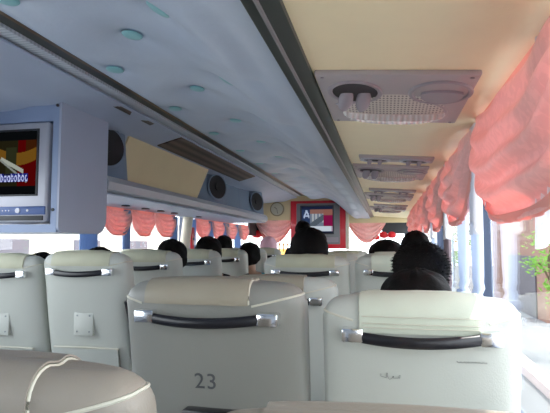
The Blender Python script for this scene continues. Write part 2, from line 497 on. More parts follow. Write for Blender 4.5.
def vent_strip(y0, label, group):
    t = thing('vent_strip', label, 'air vent panel', (.055, y0+.10, zr(.055)), group, (0, math.atan(SL), 0))
    def P(n, fn, m, parent=t, key=None):
        return obj(n, cached(('strip', key or n), lambda: mesh_from(fn(), n, m)), m, parent)
    P('plate', lambda: B(-.18, .18, -.065, .065, -.014, .002, bev=.006), M['panelgrey'])
    for i, x in enumerate((-.10, .09)):
        def hole(x=x):
            bm = new(); oval(bm, x, 0, .062, .045, -.0165, -.010); return bm
        v = P('air_vent', lambda x=x: oring(x, 0, .066, .049, -.015, .006), M['silver'], t, 'v%d' % i)
        P('vent_opening', hole, M['vdark'], v, 'h%d' % i)
        P('flap', lambda x=x: flap(x-.025, .0, .3, .55), M['panelgrey2'], v, 'fa%d' % i)
        P('flap', lambda x=x: flap(x+.025, .0, .2, .55), M['panelgrey2'], v, 'fb%d' % i)
    return t
G1 = 'lamp and vent panels under the right rack'
pn = ['nearest and largest grey lamp and vent panel under the cream rack', 'second grey lamp and vent panel from the camera under the cream rack',
      'third grey lamp and vent panel along the cream rack', 'farthest grey lamp and vent panel along the cream rack']
for y, l in zip((1.295, 2.86, 4.44, 6.02), pn): service_panel(y, l, G1)
G2 = 'narrow vent strips under the right rack'
for y, l in zip((2.53, 4.06, 5.64), ('narrow vent strip just behind the nearest lamp panel on the cream rack', 'narrow vent strip between second and third lamp panels', 'narrow vent strip ahead of the farthest lamp panel')):
    vent_strip(y, l, G2)

# ------------------------------------------------------------------ left rack, speakers, TV cabinet
lr = thing('luggage_rack', 'left overhead rack with grey rail, cream board and slate blue speaker bays', 'luggage rack', (-1.8, 4.8, 1.56))
o3 = Vector((-1.8, 4.8, 1.56))
def rel(bm):
    bmesh.ops.translate(bm, verts=bm.verts[:], vec=-o3); return bm
bm = new()
prism(bm, [(-1.60, 1.565), (-1.575, 1.575), (-1.57, 1.62), (-1.59, 1.655), (-1.64, 1.665), (-1.64, 1.565)],
      lambda x, z: Vector((x, 2.74, z)), lambda x, z: Vector((x, 6.9, z)))
obj('rail', rel(bm), M['rail'], lr, smooth=False)
def und(u, v):
    x = -1.60-.55*u; y = 2.74+4.16*v
    return Vector((x, y, 1.562-.006*math.sin(x*PI/.14)**2*math.sin(y*PI/.3)**2))
obj('underside', rel(thicken(grid(new(), 16, 120, und), .01)), M['sideceil'], lr)
bm = new(); box(bm, -2.14, -1.60, 2.74, 6.9, 1.575, 1.60); obj('shelf', rel(bm), M['housing'], lr, smooth=False)
# front boards: polyline in plan, tilted back towards the top
def board(plan, x_tilt=.03, z0=1.64, z1=2.0):
    bm = new()
    lo = [bm.verts.new((x, y, z0)) for x, y in plan]; hi = [bm.verts.new((x-x_tilt, y, min(z1, zl(x-x_tilt, y)+.02))) for x, y in plan]
    for i in range(len(plan)-1): bm.faces.new((lo[i], lo[i+1], hi[i+1], hi[i]))
    return thicken(bm, .012)
def sweep(y0, y1, xa, xb, n=10):
    return [(xa+(xb-xa)*(i/n)**1.6, y0+(y1-y0)*i/n) for i in range(n+1)]
bm = board([(-1.76, 3.06), (-1.76, 4.60)], -.15); obj('cream_board', rel(bm), M['cream2'], lr, smooth=False)
b1 = sweep(4.45, 4.85, -1.765, -1.70)+[(-1.60, 5.09), (-1.60, 5.13), (-1.74, 5.17)]
obj('speaker_housing', rel(board(b1)), M['housing'], lr, smooth=False)
b2 = [(-1.74, 5.17), (-1.74, 6.1)]+sweep(6.15, 6.48, -1.735, -1.70)+[(-1.60, 6.72), (-1.60, 6.80), (-1.72, 7.0)]
obj('speaker_housing', rel(board(b2)), M['housing'], lr, smooth=False)
b0 = [(-1.74, 2.75), (-1.60, 2.98), (-1.60, 3.02), (-1.80, 3.05)]
obj('speaker_housing', rel(board(b0)), M['housing'], lr, smooth=False)
def speaker(x, y, z, label, r=.125):
    t = thing('loudspeaker', label, 'speaker', (x, y, z), 'round speakers on the left rack', (0, 0, 0))
    ax = Vector((.90, -.44, .06)).normalized(); q = ax.to_track_quat('Z', 'Y')
    t.rotation_euler = q.to_euler()
    def cone():
        bm = new()
        prof = [(0, .012), (.03, .016), (.034, .006), (.10, .012), (.118, .014)]
        n = 32; rings = []
        for rr_, zz in prof:
            rings.append([bm.verts.new((max(rr_, .002)*math.cos(2*PI*i/n), max(rr_, .002)*math.sin(2*PI*i/n), zz)) for i in range(n)])
        for a in range(len(rings)-1):
            for i in range(n): bm.faces.new((rings[a][i], rings[a][(i+1) % n], rings[a+1][(i+1) % n], rings[a+1][i]))
        bm.faces.new(rings[0]); return thicken(bm, .006)
    obj('speaker_cone', cached('cone', lambda: mesh_from(cone(), 'speaker_cone', M['cone'])), None, t)
    obj('ring', cached('sring', lambda: mesh_from(oring(0, 0, r, r, .012, .006), 'ring', M['housing'])), None, t)
    def basket():
        bm = new(); cyl(bm, (0, 0, -.018), (0, 0, 1), .115, .04, 32); return bm
    obj('basket', cached('sbask', lambda: mesh_from(basket(), 'basket', M['dark'])), None, t)
speaker(-1.655, 2.845, 1.845, 'black round speaker beside the TV cabinet on the left rack')
speaker(-1.655, 4.96, 1.83, 'black round speaker at the far end of the cream board')
speaker(-1.655, 6.59, 1.815, 'black round speaker nearest the clock on the left rack')
# ceiling vents of the side ceiling
def patch(x0, x1, y0, y1, off, th):
    bm = new()
    f = lambda u, v: Vector((x0+(x1-x0)*u, y0+(y1-y0)*v, zl(x0+(x1-x0)*u, y0+(y1-y0)*v)-off))
    return thicken(grid(bm, 4, 20, f), th)
tag(obj('air_grille', patch(-1.590, -1.408, 3.42, 5.55, .016, .012), M['louver']), 'brown slatted return air grille beside the light strip', 'air grille')
tag(obj('vent_slot', patch(-1.447, -1.417, 2.45, 3.0, .012, .008), M['louver']), 'short thin brown slot beside the light strip near TV cabinet', 'vent')
for y in (3.3, 4.0, 4.6, 5.7): pass

cab = thing('television_cabinet', 'pale blue cabinet hung from left ceiling holding a television', 'cabinet', (-1.87, 2.51, 1.31))
X0, X1, Y0, Y1, Z0, Z1 = -2.14, -1.58, 2.286, 2.735, 1.312, 1.975
# shell: rounded lower corners seen from the side aisle
poly = []
for cy, cz, a0 in ((Y0+.03, Z0+.03, PI), (Y1-.09, Z0+.09, 1.5*PI)):
    r = .03 if cy < 2.4 else .09
    for i in range(7): poly.append((cy+r*math.cos(a0+i*PI/12), cz+r*math.sin(a0+i*PI/12)))
poly += [(Y1, Z1), (Y0, Z1)]
L = Vector((-1.87, 2.51, 1.31))
bm = new(); prism(bm, poly, lambda y, z: Vector((X1-.012, y, z))-L, lambda y, z: Vector((X1, y, z))-L)
obj('side_panel', bm, M['blue_side'], cab, smooth=False)
bm = new(); prism(bm, [(p[0]+.0 if p[0] > Y0+.031 else p[0], p[1]) for p in poly], lambda y, z: Vector((X0, y, z))-L, lambda y, z: Vector((X1-.013, y, z))-L)
# cut a front opening by building shell from pieces instead
bm.free(); bm = new()
fx0, fx1, fz0, fz1 = -2.10, -1.625, 1.352, 1.872
box(bm, X0+1.87, X1-.013+1.87, Y0-2.51, Y0+.03-2.51, fz1-1.31, Z1-1.31)
box(bm, X0+1.87, X1-.013+1.87, Y0-2.51, Y0+.03-2.51, Z0-1.31, fz0-1.31)
box(bm, fx1+1.87, X1-.013+1.87, Y0-2.51, Y0+.03-2.51, fz0-1.31, fz1-1.31)
box(bm, X0+1.87, fx0+1.87, Y0-2.51, Y0+.03-2.51, fz0-1.31, fz1-1.31)
obj('front_frame', bm, M['blue_cab'], cab, smooth=False)
bm = new(); box(bm, X0+1.87, X1-.013+1.87, Y0+.03-2.51, Y1-.05-2.51, Z0-1.31, Z0+.012-1.31)
box(bm, X0+1.87, X1-.013+1.87, Y1-.03-2.51, Y1-.012-2.51, Z0+.09-1.31, Z1-1.31)
obj('casing', bm, M['blue_cab'], cab, smooth=False)
for x, z in ((-1.602, 1.95), (-1.612, 1.425), (-1.94, 1.33)):
    obj('screw', cyl(new(), (x+1.87, Y0-.002-2.51, z-1.31), (0, 1, 0), .008, .006, 14), M['dark'], cab)

def picture(w, h, nx, nz, fn, mat, name='screen'):
    bm = new(); lay = bm.loops.layers.color.new('picture')
    vs = [[bm.verts.new((-w/2+w*i/nx, 0, -h/2+h*j/nz)) for j in range(nz+1)] for i in range(nx+1)]
    for i in range(nx):
        for j in range(nz):
            f = bm.faces.new((vs[i][j], vs[i+1][j], vs[i+1][j+1], vs[i][j+1]))
            c = fn((i+.5)/nx, (j+.5)/nz)
            for l in f.loops: l[lay] = (*c, 1)
    r = bmesh.ops.extrude_face_region(bm, geom=bm.faces[:])
    for v in r['geom']:
        if isinstance(v, bmesh.types.BMVert): v.co.y += .01
    return bm
rnd = random.Random(3)
letters = [rnd.random() for _ in range(400)]
def pic_tv(u, v):
    if v > .86 or v < .13: return (.035, .045, .05)
    c = (.12, .11, .06)
    if u > .70: c = (.30, .015, .02)
    if u > .83 and v > .66: c = (.22, .10, .03)
    band = v-(.74-.18*math.sin((u-.2)*3.2))
    if abs(band) < .10: c = (.42, .29, .09)
    if abs(v-.5-.0*u) < .25 and .50 < u < .68: c = (.16, .17, .10)
    if abs((u-.60)*.55+(v-.47)) < .035 and .42 < u < .80: c = (.62, .64, .60)
    if abs((u-.60)*.8+(v-.40)) < .02 and u < .86: c = (.50, .52, .50)
    if .20 < v < .33 and .10 < u < .88:
        q = (u*17) % 1; k = int(u*17); vv = (v-.20)/.13; sh = int(letters[k]*5)
        if vv > .75 and sh < 2: return (.10, .12, .20)
        ring_ = ((q-.5)/.36)**2+((vv-.40)/.40)**2
        edge = (.35 < ring_ < 1.1 and not (sh == 3 and q > .6 and vv > .4)) or (sh == 1 and q > .72 and q < .9) or (sh == 4 and abs(q-.25) < .1)
        c = (.75, .78, .95) if edge else (.10, .14, .45)
    return c
tv = thing('television', 'silver television with blue control bar set in hanging cabinet', 'television', (-1.87, 2.29, 1.36))
T = Vector((-1.87, 2.29, 1.36))
bm = new()
def bx(bm, x0, x1, y0, y1, z0, z1, **k): return box(bm, x0-T.x, x1-T.x, y0-T.y, y1-T.y, z0-T.z, z1-T.z, **k)
bx(bm, -2.095, -1.64, 2.272, 2.60, 1.362, 1.868, bev=.014, seg=3)
obj('casing', bm, M['silver'], tv)
bm = new(); bx(bm, -2.058, -1.690, 2.268, 2.275, 1.494, 1.834, bev=.003); obj('screen_surround', bm, M['dark'], tv)
o = obj('screen', picture(.345, .318, 140, 100, pic_tv, None), screen_mat('tv_picture', .75), tv, (-1.875-T.x, 2.2655-T.y, 1.662-T.z), smooth=False)
bm = new(); bx(bm, -2.09, -1.645, 2.266, 2.276, 1.400, 1.442, bev=.003); cb = obj('control_bar', bm, M['tvblue'], tv)
bm = new(); cyl(bm, (-1.795-T.x, 2.264-T.y, 1.421-T.z), (0, 1, 0), .013, .006, 20); obj('knob', bm, M['silver'], cb)
for i in range(9): obj('button', cyl(new(), (-1.99+.018*i-T.x, 2.265-T.y, 1.421-T.z), (0, 1, 0), .003, .004, 8), M['silver'], cb)
obj('button', cyl(new(), (-1.74-T.x, 2.265-T.y, 1.421-T.z), (0, 1, 0), .006, .004, 10), M['silver'], cb)
bm = new(); bx(bm, -2.09, -1.655, 2.267, 2.276, 1.372, 1.396, bev=.002); obj('disc_slot', bm, M['dark'], tv)

# ------------------------------------------------------------------ curtains
def swag_mesh(w, drop, bulge, folds=5, nt=44, nr=64, power=3.0, skew=0., famp=.012):
    """hung swag, local: x along the rod, y away from the window, z down"""
    bm = new()
    def f(u, r):
        t = 2*u-1
        prof = (1-abs(t)**power)
        sag = .12*drop*(1-t*t)
        z = -(sag*(1-r)+(r**.85)*drop*(.20+.80*prof))
        x = w/2*t*(1-.10*r*(1-abs(t)))+skew*r*w
        y = bulge*(.25+.75*math.sin(PI*min(1, r*.9+.08)))*(1-.55*abs(t)**4)+famp*math.cos(r*2*PI*folds)*(1-abs(t)**6)*(.5+.5*r)+.006*math.sin(9*t+r*4)
        return Vector((x, y, z))
    grid(bm, nt, nr, f)
    return bm
def hem_mesh(w, drop, bulge, power=3.0, skew=0.):
    bm = new()
    def f(u, k):
        t = 2*u-1; r = .93+.085*k
        prof = (1-abs(t)**power); sag = .12*drop*(1-t*t)
        z = -(sag*(1-r)+(r**.85)*drop*(.20+.80*prof))
        x = w/2*t*(1-.10*r*(1-abs(t)))+skew*r*w
        y = bulge*(.25+.75*math.sin(PI*min(1, min(1, r)*.9+.08)))*(1-.55*abs(t)**4)+.011+.004*math.sin(40*t)*k
        return Vector((x, y, z))
    grid(bm, 48, 4, f); return thicken(bm, .002)
def tail_mesh(w, drop, n=5):
    bm = new()
    def f(u, v):
        return Vector((w*(u-.5)*(1-.3*(1-v)), .012+.014*math.sin(u*2*PI*n)*(.4+.6*v), -drop*v*(1+.08*math.sin(u*9))))
    grid(bm, 36, 12, f); return thicken(bm, .002)
def swag(loc, rz, w, drop, bulge, label, group, tail=None, power=3., folds=5, tail2=None):
    t = thing('swag_curtain', label, 'curtain', loc, group, (0, 0, rz))
    obj('drape', thicken(swag_mesh(w, drop, bulge, folds, power=power, famp=.012 if w < .6 else .016), .003), M['pinkcloth'], t)
    obj('hem', hem_mesh(w, drop, bulge, power), M['hem'], t)
    bm = new(); box(bm, -w/2, w/2, 0, .012, -.03, .004); obj('heading_tape', bm, M['hem'], t)
    if tail is not None:
        obj('lace_tail', tail_mesh(tail[1], tail[2]), M['lace'], t, (tail[0], .004, -.005))
    return t
# right wall: rz=+90 deg -> local x = +Y, local y = -X
GR = 'pink swags along the right windows'
rs = [(1.25, 1.12, .362, 'largest pink damask swag at the right edge nearest the camera'), (2.27, .86, .335, 'second pink swag along the right windows, ahead of the largest'),
      (3.10, .78, .34, 'third pink swag along the right windows'), (3.88, .76, .33, 'fourth pink swag along the right windows'),
      (4.64, .74, .33, 'fifth pink swag along the right windows'), (5.40, .74, .32, 'sixth pink swag along the right windows'), (6.16, .74, .32, 'farthest pink swag along the right windows')]
for y, w, dr, lab in rs:
    swag((.318, y, 1.668), PI/2, w, dr, .065, lab, GR, tail=(-.21, .22, .39) if y < 1.5 else (-w/2+.05, .15, dr*1.05), power=4.2, folds=4)
# left wall: rz=-90 -> local x = -Y, local y = +X
GL = 'pink swags along the left windows'
ls = [(3.83, .46), (4.29, .44), (4.77, .48), (5.84, .50), (6.38, .52), (6.97, .58), (7.60, .60)]
ln = ['first pink U-shaped swag, just right of the hanging cabinet', 'second pink U-shaped swag on the left windows', 'third pink U-shaped swag, beside the cream post',
      'fourth pink swag on the left, first beyond the cream post', 'fifth pink swag on the left, second beyond the cream post', 'sixth pink swag on the left, third beyond the cream post', 'last pink swag on the left, nearest the front']
for (y, w), lab in zip(ls, ln):
    swag((-2.125, y, 1.552), -PI/2, w, .225, .045, lab, GL, power=4.2, folds=5)
# front: rz = 180 -> local y = -Y
swag((-1.80, 8.43, 1.705), PI, .66, .43, .05, 'wide pink swag across the front windscreen, left of red panel', 'pink swags across the windscreen', power=2.0, folds=4)
swag((-.30, 8.43, 1.665), PI, .60, .38, .05, 'wide pink swag across the front windscreen, right of red panel', 'pink swags across the windscreen', power=2.0, folds=4)
# side drapes, gathered by a tie
def drape(loc, rz, w, z0, z1, zt, mat, label, group):
    t = thing('window_drape', label, 'curtain', loc, group, (0, 0, rz))
    def f(u, v):
        z = z0+(z1-z0)*v
        k = 1-.42*math.exp(-((z-zt)/.13)**2)
        x = w*(u-.5)*k
        y = .012+.011*math.sin(u*2*PI*6)+.014*math.exp(-((z-zt)/.06)**2)*math.sin(z*170)*.5
        return Vector((x, y, z))
    obj('cloth', thicken(grid(new(), 48, 40, f), .002), mat, t)
    obj('tie_band', B(-w*.33, w*.33, -.006, .034, zt-.016, zt+.016, bev=.006), mat, t)
GD = 'pale blue side drapes on the right windows'
for y, w, lab in ((1.93, .15, 'pale blue tied drape on near side of the right window divider'), (2.27, .20, 'pale blue tied drape on far side of the right window divider')):
    drape((.322, y, 0), PI/2, w, .78, 1.64, 1.05, M['whitecloth'], lab, GD)
drape((.322, 2.83, 0), PI/2, .16, .78, 1.64, 1.0, M['darkdrape'], 'dark mauve gathered drape on the second right window', GD)
drape((.322, 3.6, 0), PI/2, .2, .78, 1.64, 1.0, M['whitecloth'], 'pale blue tied drape farther along the right windows', GD)
GE = 'blue side drapes on the left windows'
for y, w, m, lab in ((3.42, .22, M['bluecloth'], 'blue drape on the left window just beside the hanging cabinet'), (3.98, .10, M['bluecloth'], 'narrow blue drape behind the first left swag'),
                  (4.98, .14, M['bluecloth'], 'blue drape on near side of the cream post'), (5.45, .26, M['bluecloth'], 'blue drape on far side of the cream post'),
                  (6.10, .20, M['bluecloth'], 'blue drape under the fifth left swag'), (6.72, .26, M['bluecloth'], 'blue drape between the last two left swags'), (7.3, .3, M['bluecloth'], 'farthest blue drape on the left windows')):
    drape((-2.122, y, 0), -PI/2, w, .78, 1.54, 1.0, m, lab, GE)
for i, y in enumerate((3.62, 3.95, 4.25, 4.55, 5.2)):
    t = obj('ceiling_spot', cached('spot', lambda: mesh_from(cyl(new(), (0, 0, 0), (0, 0, 1), .035, .014, 20, .028), 'ceiling_spot', M['dark'])), None, None, (-1.93, y, 1.549))
    tag(t, 'small dark round fitting under the left rack, %s' % ('nearest the cabinet', 'second from the cabinet', 'third from the cabinet', 'fourth from the cabinet', 'beside the cream post')[i], 'light fitting', 'round fittings under the left rack')
t = thing('hammer_case', 'small red case hanging on the cream post', 'safety hammer case', (-2.045, 5.32, 1.18))
obj('case', B(-.012, .012, -.035, .035, 0, .26, bev=.006), M['red'], t); obj('clip', B(-.014, .018, -.02, .02, .12, .15, bev=.003), M['dark'], t)

# ------------------------------------------------------------------ front end
struct('trim_3', B(-2.14, -1.525, 8.34, 8.38, 1.655, 2.1), M['cream2'], label='cream board holding the clock')
struct('trim_4', B(-.575, .33, 8.34, 8.38, 1.60, 2.1), M['cream2'], label='cream board right of the red panel')
struct('trim_5', B(-1.525, -.575, 8.35, 8.39, 1.66, 2.1), M['cream2'], label='board behind the red panel')
struct('trim_10', B(-2.14, -2.11, 7.98, 8.50, 1.40, 1.72), M['dark'], label='dark panel at the front left corner')
struct('trim_6', B(-2.14, -1.90, 8.46, 8.52, 1.45, 1.71), M['dark'], label='dark sun visor left'); struct('trim_7', B(-.06, .33, 8.46, 8.52, 1.43, 1.69), M['dark'], label='dark sun visor right')
ft = thing('mounted_television', 'red framed panel with television mounted at the front of aisle', 'television', (-1.05, 8.3, 1.167))
KF = 8.3/7
def fbx(x0, x1, y0, y1, z0, z1, **k): return B((x0+.885)*KF, (x1+.885)*KF, y0-7, y1-7, (z0-1.18)*KF, (z1-1.18)*KF, **k)
obj('red_surround', fbx(-1.275, -.525, 7.02, 7.085, 1.20, 1.852, bev=.012), M['red'], ft)
obj('edge_frame', fbx(-.522, -.48, 7.0, 7.085, 1.185, 1.86, bev=.012), M['beige'], ft)
tvb = obj('television_bezel', fbx(-1.19, -.60, 6.99, 7.03, 1.26, 1.815, bev=.012), M['tvgrey'], ft)
obj('screen_border', fbx(-1.135, -.68, 6.982, 6.992, 1.395, 1.785), M['dark'], tvb)
def pic_front(u, v):
    if v > .90 or v < .06: return (.10, .13, .22)
    c = (.42, .46, .52)
    if u < .28:
        c = (.16, .22, .34)
        if abs(u-.16) < .09 and .55 < v < .85:
            q = abs(abs(u-.16)-.09*(.85-v)/.30)
            if q < .025 or abs(v-.64) < .03: c = (.65, .70, .80)
    elif u < .70:
        if (u*9) % 1 < .5 and v > .40: c = (.62, .64, .66)
        if v > .72: c = (.50, .36, .33)
        if abs((u-.35)*.8-(v-.30)) < .12: c = (.30, .34, .38)
    else:
        c = (.48, .08, .26) if v < .68 else (.52, .34, .30)
        if v < .25: c = (.62, .55, .62)
    if v < .26 and .15 < u < .95: c = (.74, .78, .82)
    return c
obj('screen', picture(.42*KF, .355*KF, 48, 36, pic_front, None), screen_mat('front_picture', .8), tvb, ((-.905+.885)*KF, 6.981-7, (1.592-1.18)*KF), smooth=False)
obj('speaker_bar', fbx(-1.17, -.62, 6.984, 6.992, 1.285, 1.355), M['panelgrey2'], tvb)
ck = thing('wall_clock', 'round wall clock with cream face on board beside red panel', 'clock', (-1.735, 8.33, 1.835))
ck.scale = (KF, 1, KF)
bm = new(); cyl(bm, (0, -.012, 0), (0, 1, 0), .098, .03, 40); obj('rim', bm, M['clockrim'], ck)
bm = new(); cyl(bm, (0, -.029, 0), (0, 1, 0), .083, .006, 40); obj('face', bm, M['clockface'], ck)
bm = new(); tube(bm, [(0, -.035, 0), (-.034, -.035, .028)], .004, 6); obj('hour_hand', bm, M['dark'], ck)
bm = new(); tube(bm, [(0, -.036, 0), (.012, -.036, -.062)], .003, 6); obj('minute_hand', bm, M['dark'], ck)
fr = thing('fringe_lamp', 'lit lamp with yellow glow and gold tassels left of red panel', 'lamp', (-1.64, 8.40, 1.04))
fr.scale = (1.25, 1, 1.25)
obj('lamp_body', B(-.115, .115, -.03, .03, 0, .12, bev=.02, seg=3), M['goldlamp'], fr)  # added glowing block in place of the bright windscreen behind the tassels
obj('base', B(-.125, .125, -.04, .04, -.016, -.001, bev=.004), M['beige'], fr)
for i in range(5):
    x = -.10+.05*i; bm = new()
    tube(bm, [(x, -.035, .08), (x, -.035, .13), (x, -.035, .165)], .009, 8); ellipsoid(bm, (x, -.035, .178), .015, .015, .018, 10, 8)
    obj('tassel', bm, M['gold'], fr)
rb = random.Random(5)
def bow(loc, label, s=.09):
    t = thing('ribbon_bow', label, 'ribbon', loc, 'red ribbons across the windscreen')
    for sx in (-1, 1):
        bm = new(); vs = ellipsoid(bm, (sx*s*.55, 0, .01), s*.55, s*.25, s*.42, 14, 10)
        for v in vs: v.co += Vector((0, rb.uniform(-.006, .006), rb.uniform(-.006, .006)))
        obj('loop', bm, M['redcloth'], t)
    bm = new(); ellipsoid(bm, (0, -.01, 0), s*.2, s*.25, s*.22, 10, 8); obj('knot', bm, M['redcloth'], t)
    for sx in (-1, 1):
        obj('tail', tube(new(), [(0, 0, 0), (sx*s*.4, -.005, -s*.6), (sx*s*.55, 0, -s*1.3)], .02, 8, flat=(.02, .004)), M['redcloth'], t)
bow((-2.03, 8.44, 1.42), 'red ribbon bow left of the front swag, behind pink headscarf', .15); bow((-.19, 8.44, 1.36), 'red ribbon bow below the right front swag', .09)
bow((.03, 8.44, 1.40), 'red ribbon bow at far right of windscreen', .12)
struct('trim_8', B(-2.14, .33, 8.25, 9.28, .70, 1.02), M['beige'], label='dashboard top')

# ------------------------------------------------------------------ seats
ZT, HW, RT = 1.15, .246, .055
def yb(z):                       # rear surface of the backrest (local y), reclined
    return (ZT-z)*.20
def ring(bm, z, hw, y0, y1, n=56, p=4.2):
    yc, hy = (y0+y1)/2, (y1-y0)/2; out = []
    for i in range(n):
        a = 2*PI*i/n; c, s = math.cos(a), math.sin(a)
        x = hw*math.copysign(abs(c)**(2/p), c); y = yc+hy*math.copysign(abs(s)**(2/p), s)
        if s < 0: y -= .012*(1-(x/hw)**2)
        out.append(bm.verts.new((x, y, z+.012*(1-(x/HW)**2)*max(0, (z-1.0)/.15))))
    return out
def back_bm():
    bm = new(); R = []
    for i in range(20):
        z = .40+(ZT-RT-.40)*i/19
        hw = HW-.012*(1-sstep(.4, .7, z)); th = .105+.03*sstep(.75, 1.02, z)
        R.append(ring(bm, z, hw, yb(z), yb(z)+th))
    for i in range(1, 9):
        a = i/8*PI/2; z = ZT-RT+RT*math.sin(a); k = 1-math.cos(a)
        y0 = yb(z)+.05*k; th = .135-.10*k
        R.append(ring(bm, z, HW-.05*k, y0, y0+th, p=4.2-1.2*k))
    n = len(R[0])
    for i in range(len(R)-1):
        for j in range(n): bm.faces.new((R[i][j], R[i][(j+1) % n], R[i+1][(j+1) % n], R[i+1][j]))
    bm.faces.new(R[0][::-1])
    t = bm.verts.new(sum((v.co for v in R[-1]), Vector())/n)
    for j in range(n): bm.faces.new((R[-1][j], R[-1][(j+1) % n], t))
    bmesh.ops.recalc_face_normals(bm, faces=bm.faces[:])
    return bm
def allg(bm): return bm.verts[:]+bm.edges[:]+bm.faces[:]
def cover_bm(x0, x1, zmin, off=.004, th=.003, ruffle=0.):
    bm = back_bm()
    for co_, no in (((x1, 0, 0), (1, 0, 0)), ((x0, 0, 0), (-1, 0, 0)), ((0, 0, zmin), (0, 0, -1))):
        bmesh.ops.bisect_plane(bm, geom=allg(bm), plane_co=co_, plane_no=no, clear_outer=True)
    bm.normal_update()
    for v in bm.verts:
        v.co += v.normal*(off+ruffle*(math.sin(v.co.x*70+v.co.z*40)+math.sin(v.co.x*31)))
    bmesh.ops.solidify(bm, geom=bm.faces[:], thickness=-th)
    return bm
def seam_paths(x0, x1, zs):
    """polyline along the seams of the head cushion"""
    res = []
    for c in (x0, x1):
        bm = back_bm(); r = bmesh.ops.bisect_plane(bm, geom=allg(bm), plane_co=(c, 0, 0), plane_no=(1, 0, 0))
        pts = [v.co.copy() for v in r['geom_cut'] if isinstance(v, bmesh.types.BMVert)]
        pts = [p for p in pts if p.z > zs-.004]
        pts.sort(key=lambda p: math.atan2(p.z-(zs-.01), -(p.y-.08)))
        res.append(pts); bm.free()
    def wing(c, sg):
        bm = back_bm(); r = bmesh.ops.bisect_plane(bm, geom=allg(bm), plane_co=(c, 0, zs), plane_no=(-.25*sg, 0, 1))
        pts = [v.co.copy() for v in r['geom_cut'] if isinstance(v, bmesh.types.BMVert)]; bm.free(); return pts
    pts = wing(x1, 1)
    a = [p for p in pts if p.x >= x1]; a.sort(key=lambda p: math.atan2(p.y-.08, p.x-x1+.05))
    pts = wing(x0, -1)
    b = [p for p in pts if p.x <= x0]; b.sort(key=lambda p: math.atan2(p.y-.08, -(p.x-x0-.05)))
    return res+[a, b]
def piping_bm(x0, x1, zs, which):
    bm = new()
    for pts in [seam_paths(x0, x1, zs)[which]]:
        q = [pts[0]]
        for p in pts[1:]:
            if (p-q[-1]).length > .004: q.append(p)
        tube(bm, q, .0032, 6)
    return bm
HZ = 1.067
def handle_bm():
    pts = []
    for i in range(25):
        t = -1+2*i/24
        pts.append((.150*t, yb(HZ)-.022-.024*(1-t*t), HZ-.003-.009*(1-t*t)+.002*t))
    return tube(new(), pts, .01, 12, flat=(.0075, .0135))
def hend_bm(s):
    bm = new(); box(bm, s*.164-.027, s*.164+.027, yb(HZ)-.033, yb(HZ)+.004, HZ-.018, HZ+.016, bev=.005); return bm
def cushion_bm():
    bm = new()
    def f(u, v): return Vector((0, 0, 0))
    box(bm, -.235, .235, .26, .72, .33, .47, bev=.045, seg=4); return bm
def arm_bm(s):
    bm = new(); x = s*.252
    pts = [(x-s*.004, .20, .66), (x, .28, .672), (x, .45, .67), (x, .58, .66)]
    tube(bm, pts, .02, 10, flat=(.022, .018)); return bm
def ped_bm(s):
    bm = new(); box(bm, s*.17-.02, s*.17+.02, .30, .62, 0, .34, bev=.006); return bm
def pocket_bm():
    bm = new()
    def f(u, v):
        x = -.185+.37*u; z = .44+.25*v
        return Vector((x, yb(z)-.016-.010*math.sin(PI*u)*(.3+.7*v), z))
    return thicken(grid(bm, 20, 8, f), .004)
def pocket_edge():
    return tube(new(), [(-.19+.38*i/20, yb(.69)-.018-.010*math.sin(PI*i/20), .692+.004*math.sin(PI*i/20)) for i in range(21)], .005, 8)
def plate_bm(): return B(-.056, .056, yb(.81)-.0225, yb(.81)+.006, .755, .872, bev=.004)
def rivets(x, z):
    bm = new(); cyl(bm, (x, yb(.81)-.023, z), (0, 1, 0), .0045, .004, 10); return bm
def tray_bm(): return B(-.07, .075, yb(.80)-.05, yb(.80)-.002, .765, .822, bev=.006)
seatmats = {'v': 'vinyl', 'w': 'vinyl2', 'p': 'pale'}
COV = {'beige': (-.168, .112, 1.100, 0.), 'olive': (-.165, .165, 1.095, .0012), 'cloth': (-.146, .146, 1.072, .0006)}
